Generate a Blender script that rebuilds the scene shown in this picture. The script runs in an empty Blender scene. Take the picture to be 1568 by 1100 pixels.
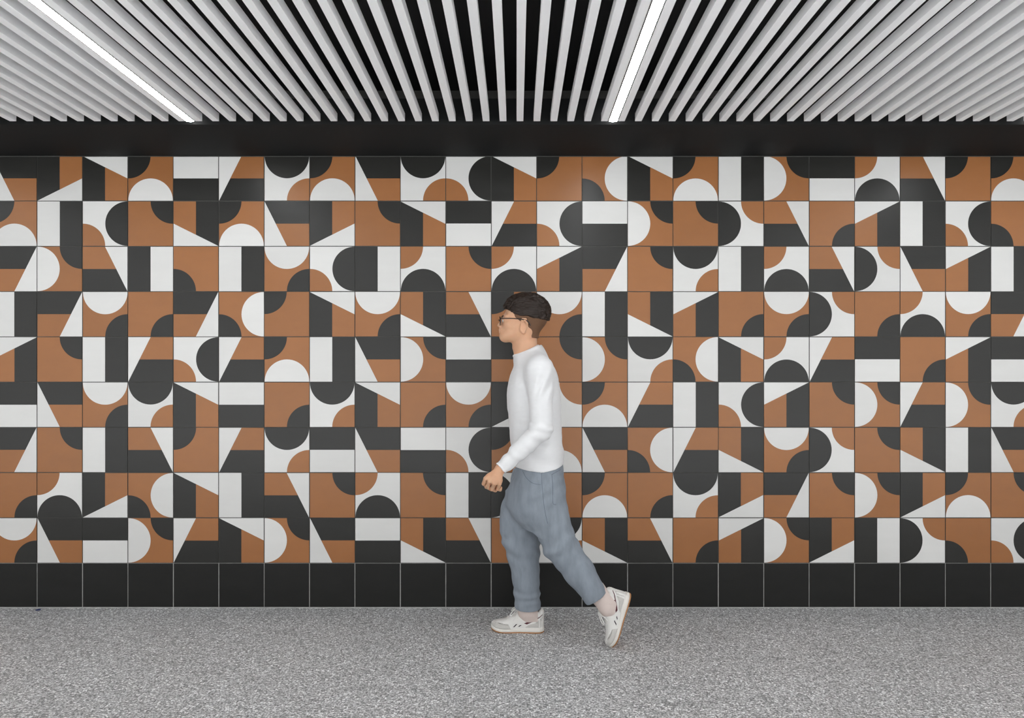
import bpy, bmesh, math, random
import numpy as np
from mathutils import Vector, Matrix

random.seed(7)
scene = bpy.context.scene
COL = scene.collection

# ------------------------------------------------------------------ camera
W_PX, H_PX = 1568, 1100
LENS = 24.0
F = LENS / 36.0 * W_PX            # focal length in pixels
CX, CY = 791.0, 573.0             # principal point (vanishing point of the slats)
CAM_H = 1.2887
cam_d = bpy.data.cameras.new('camera')
cam_d.lens = LENS
cam_d.sensor_width = 36.0
cam_d.shift_x = -(CX - W_PX / 2) / W_PX
cam_d.shift_y = (CY - H_PX / 2) / W_PX
cam_d.clip_start = 0.05
cam = bpy.data.objects.new('camera', cam_d)
cam.location = (0, 0, CAM_H)
cam.rotation_euler = (math.pi / 2, 0, 0)
COL.objects.link(cam)
scene.camera = cam

WALL_Y = 3.756                    # front of the tiled wall


def P(px, py, Y):
    """Point at depth Y seen at a pixel of the photograph."""
    return np.array([(px - CX) / F * Y, Y, CAM_H - (py - CY) / F * Y])


def tag(o, label=None, cat=None, group=None, kind=None):
    if label: o['label'] = label
    if cat: o['category'] = cat
    if group: o['group'] = group
    if kind: o['kind'] = kind
    return o


def link(name, me, mat=None, parent=None):
    o = bpy.data.objects.new(name, me)
    COL.objects.link(o)
    if mat is not None:
        for m in (mat if isinstance(mat, (list, tuple)) else [mat]):
            me.materials.append(m)
    if parent is not None:
        o.parent = parent
    return o


# ------------------------------------------------------------------ materials
def lin(r, g, b):
    f = lambda c: (c / 255) / 12.92 if c / 255 <= 0.04045 else ((c / 255 + 0.055) / 1.055) ** 2.4
    return (f(r), f(g), f(b), 1)


def mix_rgb(nt, blend='MIX'):
    n = nt.nodes.new('ShaderNodeMix')
    n.data_type = 'RGBA'
    n.blend_type = blend
    return n


def surface(name, col, rough=0.5, spec=0.5, var=0.0, scale=(5, 5, 5), detail=4.0, island=0.0,
            bump=0.0, bump_scale=(60, 60, 60), rough_var=0.0, sheen=0.0, sss=0.0):
    """Principled material with noise variation in the colour, gloss and relief."""
    m = bpy.data.materials.new(name)
    m.use_nodes = True
    nt = m.node_tree
    b = nt.nodes['Principled BSDF']
    b.inputs['Roughness'].default_value = rough
    b.inputs['Specular IOR Level'].default_value = spec
    if sheen:
        b.inputs['Sheen Weight'].default_value = sheen
    if sss:
        b.inputs['Subsurface Weight'].default_value = sss
        b.inputs['Subsurface Radius'].default_value = (0.012, 0.005, 0.003)
    tc = nt.nodes.new('ShaderNodeTexCoord')
    mp = nt.nodes.new('ShaderNodeMapping')
    mp.inputs['Scale'].default_value = scale
    nt.links.new(tc.outputs['Object'], mp.inputs['Vector'])
    nz = nt.nodes.new('ShaderNodeTexNoise')
    nz.inputs['Scale'].default_value = 1.0
    nz.inputs['Detail'].default_value = detail
    nz.inputs['Roughness'].default_value = 0.6
    nt.links.new(mp.outputs[0], nz.inputs['Vector'])
    # brightness factor = 1 + var*(noise-.5)*2 + island*(rand-.5)*2
    ma = nt.nodes.new('ShaderNodeMath'); ma.operation = 'MULTIPLY_ADD'
    nt.links.new(nz.outputs['Fac'], ma.inputs[0])
    ma.inputs[1].default_value = 2 * var
    ma.inputs[2].default_value = 1 - var
    out = ma.outputs[0]
    if island:
        g = nt.nodes.new('ShaderNodeNewGeometry')
        mb = nt.nodes.new('ShaderNodeMath'); mb.operation = 'MULTIPLY_ADD'
        nt.links.new(g.outputs['Random Per Island'], mb.inputs[0])
        mb.inputs[1].default_value = 2 * island
        mb.inputs[2].default_value = -island
        ad = nt.nodes.new('ShaderNodeMath'); ad.operation = 'ADD'
        nt.links.new(out, ad.inputs[0]); nt.links.new(mb.outputs[0], ad.inputs[1])
        out = ad.outputs[0]
    mx = mix_rgb(nt, 'MULTIPLY')
    mx.inputs[0].default_value = 1.0
    mx.inputs[6].default_value = col
    nt.links.new(out, mx.inputs[7])
    nt.links.new(mx.outputs[2], b.inputs['Base Color'])
    if rough_var:
        mr = nt.nodes.new('ShaderNodeMath'); mr.operation = 'MULTIPLY_ADD'
        nt.links.new(nz.outputs['Fac'], mr.inputs[0])
        mr.inputs[1].default_value = 2 * rough_var
        mr.inputs[2].default_value = rough - rough_var
        nt.links.new(mr.outputs[0], b.inputs['Roughness'])
    if bump:
        mp2 = nt.nodes.new('ShaderNodeMapping')
        mp2.inputs['Scale'].default_value = bump_scale
        nt.links.new(tc.outputs['Object'], mp2.inputs['Vector'])
        n2 = nt.nodes.new('ShaderNodeTexNoise')
        n2.inputs['Scale'].default_value = 1.0
        n2.inputs['Detail'].default_value = 3.0
        nt.links.new(mp2.outputs[0], n2.inputs['Vector'])
        bp = nt.nodes.new('ShaderNodeBump')
        bp.inputs['Strength'].default_value = bump
        bp.inputs['Distance'].default_value = 0.002
        nt.links.new(n2.outputs['Fac'], bp.inputs['Height'])
        nt.links.new(bp.outputs[0], b.inputs['Normal'])
    return m


TILE = dict(rough=0.33, spec=0.38, rough_var=0.08, island=0.05, bump=0.12, bump_scale=(18, 18, 260))
M_WHITE = surface('tile_white', (0.67, 0.67, 0.655, 1), var=0.05, scale=(4, 4, 14), **TILE)
M_TERRA = surface('tile_terracotta', (0.315, 0.128, 0.043, 1), var=0.10, scale=(6, 6, 10), **TILE)
M_BLACK = surface('tile_black', (0.0150, 0.0150, 0.0132, 1), var=0.20, scale=(6, 6, 26), **TILE)
M_BASE = surface('tile_base_black', (0.0095, 0.0097, 0.0088, 1), var=0.35, scale=(7, 7, 16), spec=0.3, rough=0.5,
                 island=0.10, bump=0.1, bump_scale=(18, 18, 220))
M_GROUT = surface('grout_grey', (0.075, 0.073, 0.068, 1), rough=0.9, var=0.25, scale=(30, 30, 30))
M_GROUT_PALE = surface('grout_pale', (0.36, 0.36, 0.345, 1), rough=0.9, var=0.45, scale=(25, 25, 25))
M_SLAT = surface('slat_paint', (0.905, 0.915, 0.925, 1), rough=0.55, var=0.015, scale=(60, 60, 60),
                 bump=0.15, bump_scale=(300, 300, 300))
M_VOID = surface('ceiling_black', (0.006, 0.006, 0.0065, 1), rough=0.8, var=0.3, scale=(4, 4, 4))
M_LEDGE = surface('ledger_black', (0.004, 0.004, 0.0045, 1), rough=0.6, var=0.2, scale=(4, 9, 9))
M_FASCIA = surface('fascia_black', (0.0115, 0.0122, 0.0124, 1), rough=0.75, var=0.12, scale=(1.2, 3, 5), spec=0.18,
                   bump=0.05, bump_scale=(3, 30, 12))
M_CAULK = surface('sealant_grey', (0.05, 0.05, 0.048, 1), rough=0.8, var=0.5, scale=(18, 30, 30))
M_PLAIN = surface('plaster_white', (0.80, 0.80, 0.79, 1), rough=0.8, var=0.03, scale=(2, 2, 2))
M_HOUSING = surface('light_housing', (0.62, 0.61, 0.60, 1), rough=0.4, var=0.03, scale=(20, 20, 20))


def floor_material():
    m = bpy.data.materials.new('speckled_vinyl')
    m.use_nodes = True
    nt = m.node_tree
    b = nt.nodes['Principled BSDF']
    b.inputs['Roughness'].default_value = 0.48
    b.inputs['Specular IOR Level'].default_value = 0.45
    tc = nt.nodes.new('ShaderNodeTexCoord')
    nz = nt.nodes.new('ShaderNodeTexNoise')
    nz.inputs['Scale'].default_value = 128.0
    nz.inputs['Detail'].default_value = 3.0
    nz.inputs['Roughness'].default_value = 0.75
    nt.links.new(tc.outputs['Object'], nz.inputs['Vector'])
    rp = nt.nodes.new('ShaderNodeValToRGB')
    cr = rp.color_ramp
    cr.elements[0].position = 0.34; cr.elements[0].color = (0.085, 0.086, 0.088, 1)
    cr.elements[1].position = 0.68; cr.elements[1].color = (0.95, 0.95, 0.95, 1)
    e = cr.elements.new(0.46); e.color = (0.355, 0.357, 0.359, 1)
    e = cr.elements.new(0.58); e.color = (0.74, 0.742, 0.744, 1)
    nt.links.new(nz.outputs['Fac'], rp.inputs[0])
    # light chips
    vo = nt.nodes.new('ShaderNodeTexVoronoi')
    vo.inputs['Scale'].default_value = 100.0
    nt.links.new(tc.outputs['Object'], vo.inputs['Vector'])
    hs = nt.nodes.new('ShaderNodeSeparateColor')
    nt.links.new(vo.outputs['Color'], hs.inputs[0])
    rp2 = nt.nodes.new('ShaderNodeValToRGB')
    c2 = rp2.color_ramp
    c2.interpolation = 'CONSTANT'
    c2.elements[0].position = 0.0; c2.elements[0].color = (0.62, 0.62, 0.62, 1)
    c2.elements[1].position = 0.22; c2.elements[1].color = (1, 1, 1, 1)
    e = c2.elements.new(0.80); e.color = (1.45, 1.45, 1.45, 1)
    nt.links.new(hs.outputs[0], rp2.inputs[0])
    mx = mix_rgb(nt, 'MULTIPLY'); mx.inputs[0].default_value = 1.0
    nt.links.new(rp.outputs[0], mx.inputs[6]); nt.links.new(rp2.outputs[0], mx.inputs[7])
    # broad soiling
    n3 = nt.nodes.new('ShaderNodeTexNoise')
    n3.inputs['Scale'].default_value = 2.2; n3.inputs['Detail'].default_value = 4.0
    nt.links.new(tc.outputs['Object'], n3.inputs['Vector'])
    ma = nt.nodes.new('ShaderNodeMath'); ma.operation = 'MULTIPLY_ADD'
    ma.inputs[1].default_value = 0.22; ma.inputs[2].default_value = 0.89
    nt.links.new(n3.outputs['Fac'], ma.inputs[0])
    m3 = mix_rgb(nt, 'MULTIPLY'); m3.inputs[0].default_value = 1.0
    nt.links.new(mx.outputs[2], m3.inputs[6]); nt.links.new(ma.outputs[0], m3.inputs[7])
    nt.links.new(m3.outputs[2], b.inputs['Base Color'])
    bp = nt.nodes.new('ShaderNodeBump')
    bp.inputs['Strength'].default_value = 0.25; bp.inputs['Distance'].default_value = 0.002
    nt.links.new(nz.outputs['Fac'], bp.inputs['Height'])
    nt.links.new(bp.outputs[0], b.inputs['Normal'])
    return m


M_FLOOR = floor_material()


def emitter(name, strength):
    m = bpy.data.materials.new(name)
    m.use_nodes = True
    nt = m.node_tree
    b = nt.nodes['Principled BSDF']
    b.inputs['Base Color'].default_value = (0.9, 0.9, 0.9, 1)
    b.inputs['Emission Color'].default_value = (0.98, 0.99, 1.0, 1)
    b.inputs['Emission Strength'].default_value = strength
    return m


M_LIGHT = emitter('diffuser_glow', 52.0)


# ------------------------------------------------------------------ mesh helpers
def box_bm(bm, x0, x1, y0, y1, z0, z1, mat=0):
    v = [bm.verts.new(c) for c in ((x0, y0, z0), (x1, y0, z0), (x1, y1, z0), (x0, y1, z0),
                                   (x0, y0, z1), (x1, y0, z1), (x1, y1, z1), (x0, y1, z1))]
    for f in ((3, 2, 1, 0), (4, 5, 6, 7), (0, 1, 5, 4), (1, 2, 6, 5), (2, 3, 7, 6), (3, 0, 4, 7)):
        fc = bm.faces.new([v[i] for i in f])
        fc.material_index = mat


def to_mesh(bm, name):
    me = bpy.data.meshes.new(name)
    bm.to_mesh(me)
    bm.free()
    return me


def box_obj(name, dims, mat, parent=None, bevel=0.0):
    bm = bmesh.new()
    box_bm(bm, *dims)
    if bevel:
        bmesh.ops.bevel(bm, geom=list(bm.edges), offset=bevel, segments=2, affect='EDGES', profile=0.5)
    return link(name, to_mesh(bm, name), mat, parent)


# ------------------------------------------------------------------ the tiled wall
TW = 69.52 / 278.2                 # tile pitch, metres
TH = 69.3 / 278.2
X0 = (57.0 - CX) / 278.2           # left edge of column 1
BASE_H = 0.2480                    # top of the black skirting tiles
GAP = 0.0022                       # half a joint

ROWS = [  # rows from the top, columns 0..22 of the photograph
    "Al Ab Bt SB HT Bl NT SB Al NT NR Bt Q1 SR Bt SB HL SL HB NB Ar Q1 SB",
    "SB HL NR Q2 Bb SB Al Ab Q2 Bt HB Bl NR HT SL Q2 NL Ar Q4 At HL NR Q3",
    "Br SL Ar HR Q3 HL ST NR HR NB Q2 NB At Br Q2 NT HL NB Ar NL Al At HL",
    "HL Br ST Q4 Br SR Q1 Bt ST Bb Ar Q1 ST HL Bb At Q4 ST NL Q4 NB ST Br",
    "At Q2 HL Bl NR Bl SB HL Al SL HT Br Q2 SL NT SR Bt NB Bl HB Q4 At HB",
    "HB Al ST NT Bt HT Q4 NT Bt Q4 ST Ab NL SB Bl HL NR At Q2 SL Bl SL NT",
    "Br Q2 HL Ar Q1 Bl NT HB Al HT NR Q1 SB Al SR Bl Bb ST NL Q2 Bb HL Al",
    "Q4 NB Ab SR Bt HL Ar Q2 NB Q2 HL NL Q3 SB Q4 NT Ab Br Q2 SL Ab SB Q2",
    "ST Al HB SL Bl Bt SL Al HT Bb Ar Q2 NT Bb Ar Q4 At SL Ab HR NL Q3 NR",
]
KINDS = sorted({t for r in ROWS for t in r.split()})


def arc(cx, cy, r, a0, a1, n=28):
    return [(cx + r * math.cos(math.radians(a0 + (a1 - a0) * i / n)),
             cy + r * math.sin(math.radians(a0 + (a1 - a0) * i / n))) for i in range(n + 1)]


def rot90(pts, k):
    for _ in range(k):
        pts = [(1 - y, x) for x, y in pts]
    return pts


def tile_polys(code):
    """[(material, polygon)] in the unit square, counter-clockwise (0 white, 1 terracotta, 2 black)."""
    a, s = code[0], code[1]
    if a == 'Q':                     # quarter disc, base position top left
        q = [(0, 1)] + arc(0, 1, .5, -90, 0)
        rest = [(0, 0), (1, 0), (1, 1)] + list(reversed(arc(0, 1, .5, -90, 0)))
        k = {'1': 0, '3': 1, '4': 2, '2': 3}[s]
        out = [(2, q), (1, rest)]
    elif a in 'SN':                  # half disc on the bottom edge, quarter disc top left
        half = arc(.5, 0, .5, 0, 180)
        q = [(0, 1)] + arc(0, 1, .5, -90, 0)
        rest = list(reversed(arc(.5, 0, .5, 0, 180))) + [(1, 1)] + list(reversed(arc(0, 1, .5, -90, 0)))
        k = {'B': 0, 'R': 1, 'T': 2, 'L': 3}[s]
        out = [(0, half), (2, q), (1, rest)] if a == 'S' else [(2, half), (1, q), (0, rest)]
    elif a == 'H':                   # two halves, base: white on the left
        k = {'L': 0, 'B': 1, 'R': 2, 'T': 3}[s]
        out = [(0, [(0, 0), (.5, 0), (.5, 1), (0, 1)]), (2, [(.5, 0), (1, 0), (1, 1), (.5, 1)])]
    elif a == 'A':                   # wedge on the bottom edge
        k = {'b': 0, 'r': 1, 't': 2, 'l': 3}[s]
        out = [(0, [(0, 0), (1, 0), (1, .5)]), (2, [(0, 0), (.5, .25), (.5, 1), (0, 1)]),
               (1, [(.5, .25), (1, .5), (1, 1), (.5, 1)])]
    else:                            # 'B': mirrored wedge, on the top edge
        k = {'t': 0, 'l': 1, 'b': 2, 'r': 3}[s]
        out = [(0, [(0, 1), (1, .5), (1, 1)]), (2, [(0, 0), (.5, 0), (.5, .75), (0, 1)]),
               (1, [(.5, 0), (1, 0), (1, .5), (.5, .75)])]
    res = []
    for mi, pts in out:
        pts = rot90(pts, k)
        clean = []
        for p in pts:
            if not clean or math.dist(p, clean[-1]) > 1e-5:
                clean.append(p)
        if math.dist(clean[0], clean[-1]) < 1e-5:
            clean.pop()
        res.append((mi, clean))
    return res


def tile_box_sides(bm, x0, x1, z0, z1, yf, yb, mat):
    c = [(x0, z0), (x1, z0), (x1, z1), (x0, z1)]
    f = [bm.verts.new((x, yf, z)) for x, z in c]
    g = [bm.verts.new((x, yb, z)) for x, z in c]
    for i in range(4):
        j = (i + 1) % 4
        fc = bm.faces.new((f[j], f[i], g[i], g[j]))
        fc.material_index = mat


def build_wall():
    bm = bmesh.new()
    yf, yb = WALL_Y, WALL_Y + 0.0035
    XL, XR = -8.0, 8.0
    # wall body behind the tiles
    box_bm(bm, XL, XR, yb, yb + 0.15, 0.0, 2.95, 3)
    rng = random.Random(21)
    ncol0, ncol1 = -18, 40
    for r in range(9):
        toks = ROWS[r].split()
        zt = BASE_H + TH * (9 - r)
        zb = zt - TH
        for c in range(ncol0, ncol1):
            code = toks[c] if 0 <= c < 23 else rng.choice(KINDS)
            xl = X0 + (c - 1) * TW
            jx, jz = rng.uniform(-.0006, .0006), rng.uniform(-.0006, .0006)
            x0, x1 = xl + GAP + jx, xl + TW - GAP + jx
            z0, z1 = zb + GAP + jz, zt - GAP + jz
            yy = yf + rng.uniform(-.0003, .0003)
            tile_box_sides(bm, x0, x1, z0, z1, yy, yb, 2)
            for mi, pts in tile_polys(code):
                vs = [bm.verts.new((x0 + u * (x1 - x0), yy, z0 + v * (z1 - z0))) for u, v in pts]
                fc = bm.faces.new(vs)
                fc.material_index = mi
    bm.normal_update()
    o = link('wall_back', to_mesh(bm, 'wall_back'), [M_WHITE, M_TERRA, M_BLACK, M_GROUT])
    tag(o, 'geometric tiled wall of terracotta, black and white square tiles', None, None, 'structure')

    # skirting row of plain black tiles
    bm = bmesh.new()
    box_bm(bm, XL, XR, yf + 0.0012, yf + 0.0036, 0.0, BASE_H - GAP * 0.4, 1)
    box_bm(bm, XL, XR, yf - 0.001, yf + 0.0036, 0.0, 0.0055, 1)      # sealing bead along the floor
    for c in range(ncol0, ncol1):
        xl = X0 + (c - 1) * TW
        j = rng.uniform(-.0006, .0006)
        box_bm(bm, xl + GAP + j, xl + TW - GAP + j, yf, yf + 0.0034, 0.0065, BASE_H - GAP, 0)
    o = link('baseboard_back', to_mesh(bm, 'baseboard_back'), [M_BASE, M_GROUT_PALE])
    tag(o, 'row of plain black skirting tiles with pale joints', None, None, 'structure')


build_wall()

# ------------------------------------------------------------------ shell of the passage
ROOM_X = 8.0
BACK_Y = 0.0
FLOOR_Y = -9.0                     # unseen floor extended, side behind the viewer opened to let fill light in
CEIL_Z = 2.85
SOFFIT_Z = CAM_H + (CY - 239.2) / F * WALL_Y            # black soffit: its underside meets the top of the tiles
FACE_Y = (SOFFIT_Z - CAM_H) * F / (CY - 190.8)          # front edge of the soffit
FACE_T = CAM_H + (CY - 151.0) / F * FACE_Y              # top of its front board
SLAT_END = (SOFFIT_Z - CAM_H) * F / (CY - 185.8)        # the slats stop at a shadow gap in front of it
SLAT_Z = SOFFIT_Z
SLAT_H = 0.0375
S = F / SLAT_END
PITCH = 25.87 / S
SLAT_W = 10.2 / S
SLAT_X = (791.1 - CX) / S          # left edge of slat 0


def struct(o, label=None):
    return tag(o, label, None, None, 'structure')


struct(box_obj('floor', (-ROOM_X, ROOM_X, FLOOR_Y, WALL_Y + 0.0036, -0.1, 0.0), M_FLOOR), 'grey speckled floor')
struct(box_obj('wall_left', (-ROOM_X - 0.15, -ROOM_X, BACK_Y - 0.15, WALL_Y + 0.15, -0.1, 3.05), M_PLAIN))
struct(box_obj('wall_right', (ROOM_X, ROOM_X + 0.15, BACK_Y - 0.15, WALL_Y + 0.15, -0.1, 3.05), M_PLAIN))

# soffit along the wall, with a thin caulk line against the tiles
bm = bmesh.new()
box_bm(bm, -ROOM_X, ROOM_X, FACE_Y, WALL_Y + 0.0036, SOFFIT_Z, FACE_T)
struct(link('trim_1', to_mesh(bm, 'trim_1'), M_FASCIA), 'black soffit between the tiled wall and the slatted ceiling')
struct(box_obj('trim_2', (-ROOM_X, ROOM_X, WALL_Y - 0.003, WALL_Y + 0.001, SOFFIT_Z - 0.004, SOFFIT_Z + 0.001), M_CAULK), 'thin sealant line along the top of the tiles')

# carrier rails that the slats hang from
bm = bmesh.new()
for y in (0.1, 1.0, 1.9):
    box_bm(bm, -ROOM_X, ROOM_X, y, y + 0.04, SLAT_Z + SLAT_H, SLAT_Z + SLAT_H + 0.03)
struct(link('trim_3', to_mesh(bm, 'trim_3'), M_LEDGE), 'black carrier rails above the slats')

# ceiling: black void above, with the rest of the slats past both sides of the view
IN_VIEW = range(-31, 31)
LIGHT_SLOTS = {-70: 'l', -45: 'l', -20: 'v', 5: 'v', 30: 'r', 55: 'r'}
SLAT_Y0 = BACK_Y + 0.06
bm = bmesh.new()
box_bm(bm, -ROOM_X, ROOM_X, BACK_Y, WALL_Y + 0.0036, CEIL_Z, CEIL_Z + 0.1, 0)
for k in list(range(-88, -31)) + list(range(31, 89)):
    x = SLAT_X + k * PITCH
    box_bm(bm, x, x + SLAT_W, SLAT_Y0, SLAT_END, SLAT_Z, SLAT_Z + SLAT_H, 1)
struct(link('ceiling', to_mesh(bm, 'ceiling'), [M_VOID, M_SLAT]), 'black ceiling void above the slats')

# ------------------------------------------------------------------ slats, each one an object
ORD = ['', 'first', 'second', 'third', 'fourth', 'fifth', 'sixth', 'seventh', 'eighth', 'ninth', 'tenth', 'eleventh',
       'twelfth', 'thirteenth', 'fourteenth', 'fifteenth', 'sixteenth', 'seventeenth', 'eighteenth', 'nineteenth',
       'twentieth', 'twenty-first', 'twenty-second', 'twenty-third', 'twenty-fourth', 'twenty-fifth']


def slat_label(k):
    if k <= -20:
        n, side, which = -19 - k, 'left', 'left'
    elif k <= -8:
        n, side, which = k + 20, 'right', 'left'
    elif k <= 5:
        n, side, which = 6 - k, 'left', 'right'
    else:
        n, side, which = k - 5, 'right', 'right'
    return f'pale grey ceiling slat, {ORD[n]} to the {side} of the {which} light strip'


bm = bmesh.new()
box_bm(bm, 0, SLAT_W, SLAT_Y0, SLAT_END, 0, SLAT_H)
bmesh.ops.bevel(bm, geom=list(bm.edges), offset=0.0009, segments=1, affect='EDGES', profile=0.5)
slat_me = to_mesh(bm, 'ceiling_baffle')
slat_me.materials.append(M_SLAT)
for k in IN_VIEW:
    o = bpy.data.objects.new('ceiling_baffle', slat_me)
    o.location = (SLAT_X + k * PITCH, 0, SLAT_Z)
    COL.objects.link(o)
    tag(o, slat_label(k), 'ceiling slat', 'parallel slats of the ceiling', 'thing')


# ------------------------------------------------------------------ linear lights
def light_meshes():
    w = PITCH - SLAT_W                         # the gap between two slats
    c = w / 2
    hw = 0.0180
    bm = bmesh.new()                           # channel: two side flanges and a back
    box_bm(bm, c - hw - 0.0022, c - hw, SLAT_Y0, SLAT_END - 0.001, -0.0010, 0.035)
    box_bm(bm, c + hw, c + hw + 0.0022, SLAT_Y0, SLAT_END - 0.001, -0.0010, 0.035)
    box_bm(bm, c - hw - 0.0022, c + hw + 0.0022, SLAT_Y0, SLAT_END - 0.001, 0.035, 0.0375)
    ch = to_mesh(bm, 'housing'); ch.materials.append(M_HOUSING)
    bm = bmesh.new()                           # diffuser, slightly bowed below the slats
    n = 8
    a, b = [], []
    for i in range(n + 1):
        t = i / n
        x = c - hw + 2 * hw * t
        z = -0.001 - 0.0022 * math.sin(math.pi * t)
        a.append(bm.verts.new((x, SLAT_Y0 + .001, z)))
        b.append(bm.verts.new((x, SLAT_END - .002, z)))
    ta = [bm.verts.new((c - hw, SLAT_Y0 + .001, 0.006)), bm.verts.new((c + hw, SLAT_Y0 + .001, 0.006))]
    tb = [bm.verts.new((c - hw, SLAT_END - .002, 0.006)), bm.verts.new((c + hw, SLAT_END - .002, 0.006))]
    for i in range(n):
        bm.faces.new((a[i], b[i], b[i + 1], a[i + 1]))
    bm.faces.new([ta[0]] + a + [ta[1]])
    bm.faces.new([tb[1]] + list(reversed(b)) + [tb[0]])
    bm.faces.new((ta[0], tb[0], b[0], a[0]))
    bm.faces.new((a[-1], b[-1], tb[1], ta[1]))
    bm.faces.new((ta[1], tb[1], tb[0], ta[0]))
    bmesh.ops.recalc_face_normals(bm, faces=list(bm.faces))
    df = to_mesh(bm, 'diffuser'); df.materials.append(M_LIGHT)
    return ch, df


hous_me, diff_me = light_meshes()
for k, where in LIGHT_SLOTS.items():
    root = bpy.data.objects.new('linear_ceiling_light', None)
    root.location = (SLAT_X + k * PITCH + SLAT_W, 0, SLAT_Z)
    COL.objects.link(root)
    for nm, me in (('housing', hous_me), ('diffuser', diff_me)):
        ch = bpy.data.objects.new(nm, me)
        ch.parent = root
        COL.objects.link(ch)
    lab = {-20: 'left of the two glowing white light strips between the ceiling slats',
           5: 'right glowing white light strip between the ceiling slats, above the walking person',
           -45: 'glowing white light strip next beyond the left edge of the view',
           -70: 'glowing white light strip far beyond the left edge of the view',
           30: 'glowing white light strip next beyond the right edge of the view',
           55: 'glowing white light strip far beyond the right edge of the view'}[k]
    tag(root, lab, 'ceiling light', 'linear lights between the slats', 'thing')

# ------------------------------------------------------------------ scrap at the foot of the wall
bm = bmesh.new()
rr = random.Random(3)
bot, top = [], []
cxs, cys = (59.0 - CX) / F * 3.725, 3.725
for i in range(9):
    a = 2 * math.pi * i / 9
    q = rr.uniform(.75, 1.15)
    bot.append(bm.verts.new((cxs + .013 * q * math.cos(a), cys + .012 * q * math.sin(a), 0.0)))
    top.append(bm.verts.new((cxs + .0115 * q * math.cos(a), cys + .0105 * q * math.sin(a), 0.003 + .003 * rr.random())))
bm.faces.new(list(reversed(bot)))
bm.faces.new(top)
for i in range(9):
    j = (i + 1) % 9
    bm.faces.new((bot[i], bot[j], top[j], top[i]))
M_SCRAP = surface('blue_scrap', (0.03, 0.045, 0.14, 1), rough=0.6, var=0.2, scale=(80, 80, 80))
tag(link('paper_scrap', to_mesh(bm, 'paper_scrap'), M_SCRAP),
    'tiny dark blue scrap on the floor at the foot of the tiled wall', 'scrap', None, 'thing')

# ------------------------------------------------------------------ signed-distance modelling (numpy)
def smin(a, b, k):
    if k <= 0:
        return np.minimum(a, b)
    h = np.maximum(k - np.abs(a - b), 0.0) / k
    return np.minimum(a, b) - h * h * k * 0.25


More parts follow.
